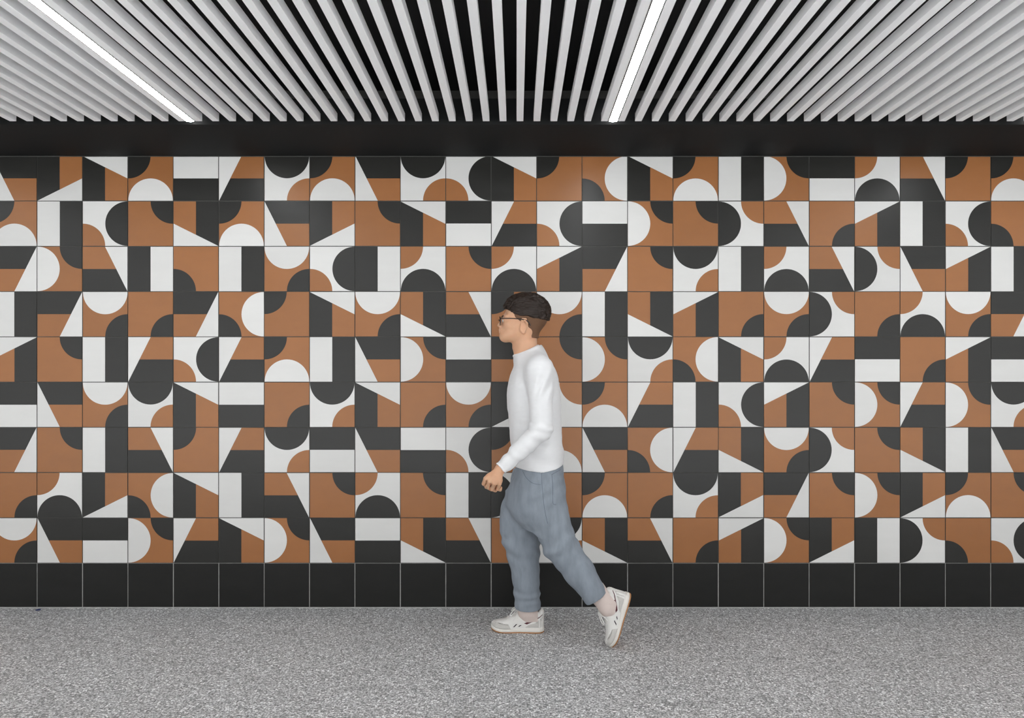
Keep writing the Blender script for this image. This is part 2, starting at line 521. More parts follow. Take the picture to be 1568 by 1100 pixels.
class Vol:
    """A signed-distance grid; shapes are blended in with a smooth union, cut out, or displaced."""

    def __init__(self, lo, hi, h):
        self.lo = np.array(lo, float)
        self.h = h
        self.n = np.ceil((np.array(hi, float) - self.lo) / h).astype(int) + 1
        self.d = np.full(self.n, 0.2, np.float32)

    def block(self, lo, hi):
        a = np.clip(np.floor((np.array(lo) - self.lo) / self.h).astype(int), 0, self.n - 1)
        b = np.clip(np.ceil((np.array(hi) - self.lo) / self.h).astype(int) + 1, 1, self.n)
        sl = tuple(slice(a[i], b[i]) for i in range(3))
        ax = [(self.lo[i] + self.h * np.arange(a[i], b[i])).astype(np.float32) for i in range(3)]
        return sl, np.meshgrid(*ax, indexing='ij', sparse=True)

    def add(self, shape, k=0.0):
        fn, lo, hi = shape
        m = 0.025 + k
        sl, g = self.block(lo - m, hi + m)
        self.d[sl] = smin(self.d[sl], fn(*g).astype(np.float32), k)

    def cut(self, shape, k=0.0):
        fn, lo, hi = shape
        m = 0.015 + k
        sl, g = self.block(lo - m, hi + m)
        self.d[sl] = -smin(-self.d[sl], fn(*g).astype(np.float32), k)

    def clip(self, fn, k=0.0):
        """Keep only where fn < 0."""
        sl, g = self.block(self.lo, self.lo + self.n * self.h)
        self.d = -smin(-self.d, -(fn(*g).astype(np.float32) + 0 * self.d), k)

    def warp(self, fn, band=0.03):
        """Add fn(points) to the distance close to the surface."""
        idx = np.argwhere(np.abs(self.d) < band)
        p = self.lo + idx * self.h
        self.d[tuple(idx.T)] += fn(p).astype(np.float32)

    def mesh(self, name, smooth=0):
        d, h = self.d, self.h
        s = d < 0
        any_ = np.zeros(self.n - 1, bool)
        all_ = np.ones(self.n - 1, bool)
        for i in (0, 1):
            for j in (0, 1):
                for k in (0, 1):
                    c = s[i:self.n[0] - 1 + i, j:self.n[1] - 1 + j, k:self.n[2] - 1 + k]
                    any_ |= c
                    all_ &= c
        act = np.argwhere(any_ & ~all_)
        imap = np.full(self.n - 1, -1, np.int32)
        imap[tuple(act.T)] = np.arange(len(act))
        corners = np.array([(i, j, k) for i in (0, 1) for j in (0, 1) for k in (0, 1)])
        val = np.stack([d[tuple((act + c).T)] for c in corners], 1).astype(float)
        pos = np.zeros((len(act), 3))
        cnt = np.zeros(len(act))
        for a in range(8):
            for b in range(a + 1, 8):
                if np.abs(corners[a] - corners[b]).sum() != 1:
                    continue
                va, vb = val[:, a], val[:, b]
                m = (va < 0) != (vb < 0)
                t = va[m] / (va[m] - vb[m])
                pos[m] += corners[a] + t[:, None] * (corners[b] - corners[a])
                cnt[m] += 1
        verts = self.lo + h * (act + pos / np.maximum(cnt, 1)[:, None])
        quads = []
        for ax in range(3):
            u, v = (ax + 1) % 3, (ax + 2) % 3
            sl0 = [slice(None)] * 3
            sl1 = [slice(None)] * 3
            sl0[ax] = slice(0, -1)
            sl1[ax] = slice(1, None)
            ch = s[tuple(sl0)] != s[tuple(sl1)]
            e = np.argwhere(ch)
            ok = (e[:, u] > 0) & (e[:, v] > 0) & (e[:, u] < self.n[u] - 1) & (e[:, v] < self.n[v] - 1)
            e = e[ok]
            if not len(e):
                continue
            du = np.zeros(3, int); du[u] = 1
            dv = np.zeros(3, int); dv[v] = 1
            q = np.stack([imap[tuple((e - du - dv).T)], imap[tuple((e - dv).T)], imap[tuple(e.T)], imap[tuple((e - du).T)]], 1)
            flip = ~s[tuple(e.T)]
            q[flip] = q[flip][:, ::-1]
            quads.append(q)
        q = np.concatenate(quads)
        q = q[(q >= 0).all(1)]
        for _ in range(smooth):                    # gentle relaxation of the grid steps
            acc = np.zeros_like(verts); c = np.zeros(len(verts))
            for i in range(4):
                for j in (1, 3):
                    np.add.at(acc, q[:, i], verts[q[:, (i + j) % 4]])
                    np.add.at(c, q[:, i], 1)
            verts = verts * 0.5 + 0.5 * acc / np.maximum(c, 1)[:, None]
        return raw_mesh(name, verts, q)


def raw_mesh(name, verts, faces):
    me = bpy.data.meshes.new(name)
    faces = np.asarray(faces)
    nv, nf, k = len(verts), len(faces), faces.shape[1]
    me.vertices.add(nv)
    me.vertices.foreach_set('co', np.asarray(verts, np.float32).ravel())
    me.loops.add(nf * k)
    me.loops.foreach_set('vertex_index', faces.astype(np.int32).ravel())
    me.polygons.add(nf)
    me.polygons.foreach_set('loop_start', np.arange(0, nf * k, k, dtype=np.int32))
    me.polygons.foreach_set('use_smooth', np.ones(nf, bool))
    me.update(calc_edges=True)
    me.validate()
    return me


def cap(a, b, ra, rb=None):
    """Tapered capsule."""
    a, b = np.asarray(a, float), np.asarray(b, float)
    rb = ra if rb is None else rb
    ab = b - a
    L2 = max(float(ab @ ab), 1e-12)

    def fn(x, y, z):
        t = np.clip(((x - a[0]) * ab[0] + (y - a[1]) * ab[1] + (z - a[2]) * ab[2]) / L2, 0, 1)
        return np.sqrt((x - a[0] - t * ab[0]) ** 2 + (y - a[1] - t * ab[1]) ** 2 + (z - a[2] - t * ab[2]) ** 2) - (ra + (rb - ra) * t)
    r = max(ra, rb)
    return fn, np.minimum(a, b) - r, np.maximum(a, b) + r


def ell(c, r, tilt=0.0, yaw=0.0):
    """Ellipsoid; tilt turns it about the lateral (Y) axis, yaw about Z."""
    c, r = np.asarray(c, float), np.asarray(r, float)
    ct, st = math.cos(tilt), math.sin(tilt)
    cy_, sy_ = math.cos(yaw), math.sin(yaw)

    def fn(x, y, z):
        X, Y, Z = x - c[0], y - c[1], z - c[2]
        X, Y = cy_ * X + sy_ * Y, -sy_ * X + cy_ * Y
        X, Z = ct * X + st * Z, -st * X + ct * Z
        k0 = np.sqrt((X / r[0]) ** 2 + (Y / r[1]) ** 2 + (Z / r[2]) ** 2) + 1e-9
        k1 = np.sqrt((X / r[0] ** 2) ** 2 + (Y / r[1] ** 2) ** 2 + (Z / r[2] ** 2) ** 2) + 1e-9
        return k0 * (k0 - 1) / k1
    m = r.max()
    return fn, c - m, c + m


def loft(levels, power=2.0):
    """Stack of super-elliptic sections (z, x centre, y centre, rx, ry)."""
    L = np.array(sorted(levels), float)
    zz = np.linspace(L[0, 0], L[-1, 0], 200)
    tab = [np.interp(zz, L[:, 0], L[:, i]) for i in range(1, 5)]
    ker = np.ones(15) / 15
    tab = [np.convolve(np.pad(t, 7, mode='edge'), ker, 'valid') for t in tab]

    def fn(x, y, z):
        xc, yc, rx, ry = (np.interp(z, zz, t) for t in tab)
        u, v = np.abs(x - xc) / rx, np.abs(y - yc) / ry
        k = (u ** power + v ** power) ** (1 / power)
        side = (k - 1) * np.minimum(rx, ry)
        end = np.maximum(L[0, 0] - z, z - L[-1, 0])
        return np.maximum(side, end)
    lo = np.array([(L[:, 1] - L[:, 3]).min(), (L[:, 2] - L[:, 4]).min(), L[0, 0]])
    hi = np.array([(L[:, 1] + L[:, 3]).max(), (L[:, 2] + L[:, 4]).max(), L[-1, 0]])
    return fn, lo, hi


_tab = np.random.RandomState(5).rand(64, 64, 64).astype(np.float32)


def noise(p, f):
    """Trilinear value noise in -1..1; f scales each axis."""
    q = np.asarray(p) * np.asarray(f) + 1000.0
    i = np.floor(q).astype(int)
    t = q - i
    t = t * t * (3 - 2 * t)
    out = np.zeros(len(q))
    for a in (0, 1):
        for b in (0, 1):
            for c in (0, 1):
                w = (t[:, 0] if a else 1 - t[:, 0]) * (t[:, 1] if b else 1 - t[:, 1]) * (t[:, 2] if c else 1 - t[:, 2])
                out += w * _tab[(i[:, 0] + a) % 64, (i[:, 1] + b) % 64, (i[:, 2] + c) % 64]
    return out * 2 - 1


def tube_bm(bm, pts, r, n=8, mat=0, taper=None):
    """Round tube along a polyline."""
    pts = [Vector(p) for p in pts]
    rings = []
    nrm = None
    for i, p in enumerate(pts):
        t = (pts[min(i + 1, len(pts) - 1)] - pts[max(i - 1, 0)]).normalized()
        if nrm is None:
            nrm = t.orthogonal().normalized()
        nrm = (nrm - t * nrm.dot(t)).normalized()
        bn = t.cross(nrm)
        rr_ = r * (taper(i / (len(pts) - 1)) if taper else 1)
        rings.append([bm.verts.new(p + rr_ * (math.cos(2 * math.pi * k / n) * nrm + math.sin(2 * math.pi * k / n) * bn)) for k in range(n)])
    for a, b in zip(rings, rings[1:]):
        for k in range(n):
            f = bm.faces.new((a[k], a[(k + 1) % n], b[(k + 1) % n], b[k]))
            f.smooth = True; f.material_index = mat
    for ring, rev in ((rings[0], True), (rings[-1], False)):
        f = bm.faces.new(list(reversed(ring)) if rev else ring)
        f.material_index = mat


def spline(pts, n=8):
    """Catmull-Rom through the points."""
    pts = [np.asarray(p, float) for p in pts]
    q = [2 * pts[0] - pts[1]] + pts + [2 * pts[-1] - pts[-2]]
    out = []
    for i in range(1, len(q) - 2):
        for k in range(n):
            t = k / n
            out.append(0.5 * ((2 * q[i]) + (-q[i - 1] + q[i + 1]) * t + (2 * q[i - 1] - 5 * q[i] + 4 * q[i + 1] - q[i + 2]) * t * t
                              + (-q[i - 1] + 3 * q[i] - 3 * q[i + 1] + q[i + 2]) * t ** 3))
    out.append(pts[-1])
    return out


# ------------------------------------------------------------------ the walking person
PY = 3.32                                          # depth of the body's middle plane
M_SKIN = surface('skin', (0.60, 0.345, 0.215, 1), rough=0.5, spec=0.35, var=0.07, scale=(40, 40, 40), sss=0.25,
                 bump=0.06, bump_scale=(500, 500, 500))
M_SWEATER = surface('sweater_knit', (0.72, 0.725, 0.735, 1), rough=0.85, spec=0.2, var=0.05, scale=(30, 30, 90), sheen=0.2,
                    bump=0.25, bump_scale=(420, 420, 900))
M_DENIM = surface('washed_denim', (0.245, 0.280, 0.320, 1), rough=0.85, spec=0.2, var=0.34, scale=(30, 30, 8), detail=6,
                  bump=0.35, bump_scale=(900, 900, 500))
M_DENIM_SEAM = surface('denim_seam', (0.135, 0.160, 0.200, 1), rough=0.85, spec=0.2, var=0.3, scale=(200, 200, 200))
M_RIVET = surface('rivet_metal', (0.55, 0.53, 0.50, 1), rough=0.35, spec=0.6)
M_HAIR = surface('dark_brown_hair', (0.017, 0.0095, 0.006, 1), rough=0.45, spec=0.3, var=0.5, scale=(20, 200, 200), detail=6,
                 bump=0.5, bump_scale=(60, 600, 600))
M_FADE = surface('clipped_brown_hair', (0.135, 0.070, 0.038, 1), rough=0.7, spec=0.3, var=0.55, scale=(350, 350, 350),
                 bump=0.5, bump_scale=(700, 700, 700))
M_FRAME = surface('spectacle_frame', (0.012, 0.010, 0.010, 1), rough=0.3, spec=0.5)
M_SOCK = surface('pale_sock', (0.66, 0.56, 0.52, 1), rough=0.9, spec=0.2, var=0.05, scale=(200, 200, 60))
M_EYE = surface('eye_white', (0.75, 0.73, 0.70, 1), rough=0.2, spec=0.5)
M_IRIS = surface('iris_brown', (0.06, 0.032, 0.016, 1), rough=0.2, spec=0.5, var=0.2, scale=(300, 300, 300))
M_LIP = surface('lip', (0.43, 0.20, 0.15, 1), rough=0.45, spec=0.4, var=0.06, scale=(200, 200, 200))
M_LEATHER = surface('shoe_leather', (0.74, 0.73, 0.70, 1), rough=0.5, spec=0.4, var=0.05, scale=(60, 60, 60), bump=0.1, bump_scale=(500, 500, 500))
M_SUEDE = surface('shoe_suede', (0.56, 0.545, 0.515, 1), rough=0.9, spec=0.2, var=0.12, scale=(120, 120, 120), bump=0.2, bump_scale=(900, 900, 900))
M_MIDSOLE = surface('midsole_foam', (0.76, 0.735, 0.685, 1), rough=0.6, spec=0.3, var=0.05, scale=(60, 60, 60))
M_GUM = surface('gum_rubber', (0.44, 0.215, 0.085, 1), rough=0.6, spec=0.4, var=0.12, scale=(80, 80, 80))
M_LACE = surface('lace_cotton', (0.74, 0.73, 0.71, 1), rough=0.9, spec=0.2, var=0.06, scale=(400, 400, 400))
M_BURG = surface('burgundy_mark', (0.095, 0.018, 0.026, 1), rough=0.5, spec=0.4, var=0.1, scale=(90, 90, 90))
M_NAVY = surface('dark_mark', (0.030, 0.022, 0.026, 1), rough=0.5, spec=0.4, var=0.1, scale=(90, 90, 90))

person = bpy.data.objects.new('person', None)
person.location = P(812, 968, PY) * np.array([1, 1, 0])
COL.objects.link(person)
tag(person, 'person in white long-sleeved top and washed blue jeans walking left past the tiled wall', 'person', None, 'thing')
PLOC = Vector(person.location)


def child(name, me, mat, parent=None):
    """A part given in world coordinates, parented with its origin at the person's base."""
    o = link(name, me, mat, None)
    if parent is None:
        me.transform(Matrix.Translation(-PLOC))
        o.parent = person
    else:
        me.transform(Matrix.Translation(-PLOC))
        o.parent = parent
    return o


def R(px, Y=PY):
    return px * Y / F


def H(px, py, y):
    """Head point: pixel in the head's middle plane plus a lateral offset in metres."""
    p = P(px, py, PY)
    return p + np.array([0, y, 0])


# joints ------------------------------------------------------------
SH_L, EL_L, WR_L = P(826, 566, 3.135), P(829, 657, 3.085), P(768, 716.5, 3.055)
SH_R, EL_R, WR_R = P(828, 566, 3.505), P(838, 655, 3.54), P(848, 722, 3.52)
HIP_R, KN_R, AN_R = P(818, 742, 3.395), P(800, 840, 3.41), P(808, 938, 3.415)
HIP_L, KN_L, AN_L = P(828, 742, 3.24), P(862, 838, 3.225), P(930, 928, 3.22)

SHOE_L = 0.265
# shoe frames: origin under the heel, s towards the toe, u out of the instep


def shoe_frame(heel_px, heel_py, Y, sdir):
    o = P(heel_px, heel_py, Y)
    s = np.array([sdir[0], 0, -sdir[1]], float)
    s /= np.linalg.norm(s)
    u = np.cross(s, [0, 1, 0])
    if u[2] < 0 or (abs(u[2]) < .5 and u[0] > 0):
        u = -u
    v = np.cross(u, s)
    return Matrix(((s[0], v[0], u[0], o[0]), (s[1], v[1], u[1], o[1]), (s[2], v[2], u[2], o[2]), (0, 0, 0, 1)))


MF = shoe_frame(833, 971.5, 3.415, (-1, 0.0))
MF.translation.z = 0.0
MF = MF @ Matrix.Rotation(math.radians(-5), 4, 'Z')
MR = shoe_frame(966, 917, 3.225, (-0.30, 0.954))


def xf(M, s, w_, u):
    return np.array(M @ Vector((s, w_, u)))


# body -----------------------------------------------------------------
body = Vol((-0.20, 2.97, -0.005), (0.62, 3.66, 1.70), 0.003)


def head_shapes(vol, grow=0.0):
    g = grow
    vol.add(ell(H(806, 483.5, 0), (R(32) + g, 0.0745 + g, R(28.5) + g)), 0.0)
    vol.add(ell(H(790, 500, 0), (R(22) + g, 0.059 + g, R(23.5) + g)), 0.03)


head_shapes(body)
for s_ in (-1, 1):
    body.add(cap(H(774, 516, s_ * .014), H(798, 507, s_ * .054), 0.016, 0.018), 0.03)      # jaw line
    body.add(ell(H(780, 498.5, s_ * .043), (0.026, 0.018, 0.020)), 0.02)                   # cheek bone
    body.add(cap(H(771.8, 486.6, s_ * .010), H(775, 486.2, s_ * .046), 0.008, 0.008), 0.016)  # brow
body.add(ell(H(782, 511, 0), (0.046, 0.044, 0.034)), 0.02)
body.add(ell(H(772.6, 517, 0), (0.020, 0.023, 0.018)), 0.02)                               # chin
for s_ in (-1, 1):
    body.cut(ell(H(767.2, 492, s_ * .031), (0.013, 0.017, 0.011)), 0.012)                  # eye socket
body.add(cap(H(770.6, 489, 0), H(764.4, 498.6, 0), 0.0065, 0.0095), 0.012)                  # nose
for s_ in (-1, 1):
    body.add(cap(H(774.2, 492.6, s_ * .0435), H(776, 492.8, s_ * .046), 0.0060), 0.006)      # outer corner of the eye
    body.add(ell(H(766.8, 500.2, s_ * .0105), (0.010, 0.0075, 0.007)), 0.006)              # nostril wing
    body.add(cap(H(769.5, 489.7, s_ * .021), H(772.2, 490.8, s_ * .043), 0.0042), 0.006)     # upper eyelid
    body.add(cap(H(770.0, 494.4, s_ * .022), H(772.4, 493.8, s_ * .041), 0.0038), 0.006)     # lower eyelid
body.add(ell(H(768.5, 506.5, 0), (0.014, 0.026, 0.013)), 0.012)                             # mouth mound
body.add(ell(H(765.8, 505.4, 0), (0.0062, 0.020, 0.0042)), 0.004)
body.add(ell(H(766.2, 508.8, 0), (0.0066, 0.018, 0.0048)), 0.004)
body.cut(cap(H(763.6, 507.0, -.020), H(763.6, 507.0, .020), 0.0022), 0.002)
for s_ in (-1, 1):                                                                          # ears
    body.add(ell(H(801.5, 502, s_ * .0745), (0.0175, 0.0085, 0.030), tilt=-0.22, yaw=s_ * -0.35), 0.008)
    body.cut(ell(H(800.5, 501.5, s_ * .084), (0.0095, 0.006, 0.019), tilt=-0.22, yaw=s_ * -0.35), 0.005)
    rim = [H(797, 508, s_ * .0765), H(803, 509.5, s_ * .0785), H(806.5, 503, s_ * .0835), H(807, 497, s_ * .0855), H(803.5, 493.2, s_ * .0855),
           H(799, 494, s_ * .0825), H(797.5, 497.5, s_ * .079)]
    for a_, b_ in zip(rim, rim[1:]):
        body.add(cap(a_, b_, 0.0040), 0.003)
    body.add(cap(H(799, 509.5, s_ * .0765), H(801, 511.5, s_ * .0765), 0.0050), 0.004)       # lobe
    body.add(ell(H(797.2, 504.0, s_ * .078), (0.0045, 0.004, 0.007)), 0.004)                 # tragus
body.add(cap(H(804, 508, 0), H(806, 548, 0), 0.0535, 0.058), 0.03)                           # neck
body.add(cap(H(789, 533, 0), H(791, 536, 0), 0.008), 0.03)                                    # throat
for s_ in (-1, 1):                                                                          # neck muscles
    body.add(cap(H(808, 510, s_ * .05), H(792, 549, s_ * .016), 0.013, 0.011), 0.025)

# trunk
body.add(loft([(P(0, 545, PY)[2], H(816, 545, 0)[0], PY, R(20), .10), (P(0, 562, PY)[2], H(818, 562, 0)[0], PY, R(27), .15),
               (P(0, 600, PY)[2], H(818, 600, 0)[0], PY, R(37), .160), (P(0, 650, PY)[2], H(820, 650, 0)[0], PY, R(35), .145),
               (P(0, 700, PY)[2], H(822, 700, 0)[0], PY, R(34), .140), (P(0, 750, PY)[2], H(822, 750, 0)[0], PY, R(38), .150),
               (P(0, 772, PY)[2], H(820, 772, 0)[0], PY, R(36), .145)]), 0.03)
for sh, el_, wr in ((SH_L, EL_L, WR_L), (SH_R, EL_R, WR_R)):
    body.add(cap(H(815, 553, 0), sh, 0.034, 0.050), 0.03)
    body.add(cap(sh, el_, 0.050, 0.038), 0.02)
    body.add(cap(el_, wr, 0.037, 0.0245), 0.015)
for hip, kn, an in ((HIP_L, KN_L, AN_L), (HIP_R, KN_R, AN_R)):
    body.add(cap(hip, kn, 0.080, 0.052), 0.03)
    body.add(cap(kn, kn * .6 + an * .4, 0.050, 0.054), 0.02)
    body.add(cap(kn * .6 + an * .4, an, 0.052, 0.029), 0.02)
for M_, an in ((MF, AN_R), (MR, AN_L)):
    body.add(cap(an, xf(M_, .060, 0, .066), 0.029, 0.024), 0.015)
    body.add(cap(xf(M_, .032, 0, .036), xf(M_, .075, 0, .048), 0.018, 0.022), 0.015)
    body.add(cap(xf(M_, .07, 0, .048), xf(M_, .185, 0, .032), 0.022, 0.015), 0.015)


# hands: palm, four unequal bent fingers, thumb -------------------------
def hand(wr, mcp, pip, dip, tip, thumb, radii):
    for m, r in zip(mcp, radii):
        mid = wr * .25 + m * .75
        body.add(cap(wr, mid, 0.0165, 0.0130), 0.012)
        body.add(cap(mid, m, 0.0130, r + .0016), 0.008)
    for m, p, q, t, r in zip(mcp, pip, dip, tip, radii):
        body.add(cap(m, p, r + .0008, r), 0.003)
        body.add(cap(p, q, r, r - .0007), 0.0015)
        body.add(cap(q, t, r - .0007, r - .0016), 0.0015)
    body.add(cap(thumb[0], thumb[1], 0.0145, 0.0115), 0.012)
    body.add(cap(thumb[1], thumb[2], 0.0110, 0.0098), 0.003)
    body.add(cap(thumb[2], thumb[3], 0.0096, 0.0080), 0.002)


hand(P(764.5, 720, 3.052),
     [P(743.8, 733.2, 3.030), P(750.2, 737.4, 3.020), P(757.2, 740.6, 3.022), P(764.6, 741.8, 3.031)],
     [P(740.6, 741.0, 3.060), P(746.6, 746.4, 3.054), P(753.6, 749.4, 3.054), P(762.0, 749.2, 3.055)],
     [P(746.5, 744.5, 3.080), P(752.4, 749.6, 3.078), P(758.6, 751.6, 3.076), P(766.0, 750.6, 3.072)],
     [P(751.6, 739.5, 3.074), P(757.2, 744.4, 3.073), P(763.2, 746.6, 3.072), P(767.0, 747.0, 3.069)],
     [P(757, 726, 3.070), P(748, 733, 3.092), P(743.5, 739.5, 3.100), P(744.5, 746.5, 3.098)],
     [0.0092, 0.0095, 0.0090, 0.0080])
wr = WR_R


def rh(dx, dy, dz):
    return wr + np.array([dx, dy, dz])


hand(wr, [rh(-.028, -.004, -.080), rh(-.008, .004, -.086), rh(.011, .004, -.082), rh(.028, 0, -.074)],
     [rh(-.034, -.016, -.116), rh(-.012, -.008, -.126), rh(.011, -.008, -.121), rh(.032, -.010, -.106)],
     [rh(-.036, -.036, -.130), rh(-.014, -.032, -.142), rh(.010, -.031, -.137), rh(.032, -.029, -.120)],
     [rh(-.035, -.054, -.124), rh(-.013, -.052, -.136), rh(.010, -.050, -.132), rh(.031, -.045, -.117)],
     [rh(-.020, -.012, -.025), rh(-.044, -.022, -.050), rh(-.050, -.030, -.078), rh(-.047, -.040, -.100)],
     [0.0090, 0.0094, 0.0090, 0.0080])
body_o = child('body', body.mesh('body', 1), M_SKIN)
del body

# eyes, brows, lips -------------------------------------------------------
for s_ in (-1, 1):
    bm = bmesh.new()
    c = Vector(H(772.0, 492.1, s_ * .0310))
    bmesh.ops.create_uvsphere(bm, u_segments=24, v_segments=16, radius=0.0102, matrix=Matrix.Translation(c) @ Matrix.Rotation(math.pi / 2, 4, 'Y'))
    for f in bm.faces:
        f.smooth = True
        f.material_index = 1 if (f.calc_center_median() - c).normalized().x < -0.88 else 0
    e = child('eye', to_mesh(bm, 'eye'), [M_EYE, M_IRIS], None)
    bm = bmesh.new()
    tube_bm(bm, spline([H(769.2, 486.6, s_ * .012), H(769.6, 484.8, s_ * .028), H(774.0, 485.6, s_ * .047)], 6), 0.0034, 7,
            taper=lambda t: 1.0 - .55 * t)
    child('eyebrow', to_mesh(bm, 'eyebrow'), M_HAIR)
bm = bmesh.new()
tube_bm(bm, spline([H(768.0, 506.9, -.020), H(764.6, 505.6, -.007), H(764.4, 505.9, 0), H(764.6, 505.6, .007), H(768.0, 506.9, .020)], 6), 0.0030, 8,
        taper=lambda t: .35 + .65 * math.sin(math.pi * min(max(t, .04), .96)))
tube_bm(bm, spline([H(768.0, 507.3, -.018), H(765.0, 508.8, 0), H(768.0, 507.3, .018)], 8), 0.0036, 8,
        taper=lambda t: .35 + .65 * math.sin(math.pi * min(max(t, .04), .96)))
child('lips', to_mesh(bm, 'lips'), M_LIP)

# hair ----------------------------------------------------------------------
hair = Vol(H(764, 530, -.11), H(850, 440, .11), 0.002)
hair.add(ell(H(809, 478, 0), (R(35), 0.083, R(28.5))), 0)
hair.add(ell(H(797, 464, 0), (R(20), 0.068, R(14))), 0.02)
hair.add(ell(H(786, 466, 0.004), (R(11), 0.052, R(10))), 0.02)
rl = random.Random(11)
for i in range(95):                                   # locks swept over the crown
    y0 = rl.uniform(-.066, .066)
    a0 = rl.uniform(0.0, 0.8)
    pts = []
    for t in np.linspace(a0, a0 + rl.uniform(.25, .45), 5):
        th = math.pi * (0.93 - 0.88 * t)
        q = math.sqrt(max(0.05, 1 - (y0 / .092) ** 2))
        r_ = 1.03 + rl.uniform(-.02, .05)
        pts.append(H(806 + 34.5 * r_ * q * math.cos(th), 479.5 - 28.5 * r_ * q * math.sin(th), y0 + rl.uniform(-.006, .006)))
    for p, q_ in zip(pts, pts[1:]):
        hair.add(cap(p, q_, rl.uniform(.004, .0065), .004), 0.005)
for i in range(26):                                   # fringe brushed up and forward
    y0 = rl.uniform(-.05, .05)
    a = H(790 + rl.uniform(-4, 8), 461 + rl.uniform(-4, 5), y0)
    b = H(777 + rl.uniform(-3, 5), 463 + rl.uniform(-8, 8), y0 * 1.1)
    hair.add(cap(a, b, .006, .0028), 0.006)
for i in range(40):                                   # tousled ends at the back of the crown
    y0 = rl.uniform(-.066, .066)
    q = math.sqrt(max(0.05, 1 - (y0 / .10) ** 2))
    a = H(806 + 31 * q, 474 + rl.uniform(-8, 10), y0)
    b = a + np.array([rl.uniform(.006, .018), rl.uniform(-.006, .006), rl.uniform(-.02, .004)])
    hair.add(cap(a, b, .007, .003), 0.005)


def hairline(x, y, z):
    """Negative above the hair line: forehead, temple, over the ear, nape."""
    xs = np.array([H(p, 0, 0)[0] for p in (760, 776, 784, 792, 806, 826, 850)])
    zs = np.array([P(0, p, PY)[2] for p in (470, 474.5, 480.5, 485.5, 487, 490.5, 492)])
    return np.interp(x, xs, zs) - z + 0 * y


hair.clip(hairline, 0.006)
hair.warp(lambda p: 0.0022 * noise(p, (40, 190, 190)) + 0.0014 * noise(p, (90, 380, 380)), 0.02)
child('hair', hair.mesh('hair'), M_HAIR)
fade = Vol(H(764, 540, -.11), H(850, 440, .11), 0.002)
fade.add(ell(H(806, 483.5, 0), (R(32) + .003, 0.0745 + .003, R(28.5) + .003)), 0)
fade.add(cap(H(806, 504, 0), H(808, 521, 0), 0.0535 + .0028, 0.0550), 0.03)


def fadeline(x, y, z):
    xs = np.array([H(p, 0, 0)[0] for p in (760, 782, 787, 791, 796, 799, 806, 809, 814, 850)])
    zs = np.array([P(0, p, PY)[2] for p in (466, 470, 482, 497, 498, 489, 489, 504, 518, 520)])
    return np.interp(x, xs, zs) - z + 0 * y


fade.clip(fadeline, 0.004)
child('clipped_side_hair', fade.mesh('clipped_side_hair'), M_FADE)['label'] = 'short clipped brown hair on sides and nape'

# glasses --------------------------------------------------------------------
bm = bmesh.new()
for s_ in (-1, 1):
    c = H(765.6, 492.2, s_ * .0335)
    ring = []
    for i in range(29):
        a = 2 * math.pi * i / 28
        ca, sa = math.cos(a), math.sin(a)
        ring.append(c + np.array([0.004 * abs(ca) ** 2 * (1 if s_ * ca > 0 else .2), 0.0255 * math.copysign(abs(ca) ** .8, ca), 0.0195 * math.copysign(abs(sa) ** .8, sa)]))
    tube_bm(bm, ring, 0.0019, 8)
    tube_bm(bm, spline([c + np.array([.003, s_ * .025, .008]), H(769.5, 489.6, s_ * .0685), H(784, 489.8, s_ * .0765), H(800, 491.4, s_ * .0805),
                        H(808, 494.5, s_ * .0800), H(812, 500.5, s_ * .0765)], 7), 0.0024, 8)
tube_bm(bm, spline([H(765.0, 491, -.009), H(763.2, 490.2, 0), H(765.0, 491, .009)], 5), 0.0018, 8)
gl = child('glasses', to_mesh(bm, 'glasses'), M_FRAME)
gl['label'] = 'thin dark glasses'
M_LENS = bpy.data.materials.new('lens_glass')
M_LENS.use_nodes = True
lb = M_LENS.node_tree.nodes['Principled BSDF']
lb.inputs['Transmission Weight'].default_value = 1.0
lb.inputs['Roughness'].default_value = 0.0
lb.inputs['IOR'].default_value = 1.1
lb.inputs['Base Color'].default_value = (0.98, 0.98, 0.98, 1)
for s_ in (-1, 1):
    c = H(765.6, 492.2, s_ * .0335)
    bm = bmesh.new()
    f_, g_ = [], []
    for i in range(28):
        a = 2 * math.pi * i / 28
        ca, sa = math.cos(a), math.sin(a)
        q = c + np.array([0, 0.0245 * math.copysign(abs(ca) ** .8, ca), 0.0185 * math.copysign(abs(sa) ** .8, sa)])
        f_.append(bm.verts.new(q - np.array([.0006, 0, 0])))
        g_.append(bm.verts.new(q + np.array([.0006, 0, 0])))
    bm.faces.new(f_)
    bm.faces.new(list(reversed(g_)))
    for i in range(28):
        j = (i + 1) % 28
        bm.faces.new((f_[j], f_[i], g_[i], g_[j]))
    bmesh.ops.recalc_face_normals(bm, faces=list(bm.faces))
    child('lens', to_mesh(bm, 'lens'), M_LENS, gl)

# sweater -----------------------------------------------------------------------
def lv(py, front, back, ry):
    return (P(0, py, PY)[2], H((front + back) / 2, py, 0)[0], PY, R((back - front) / 2), ry)


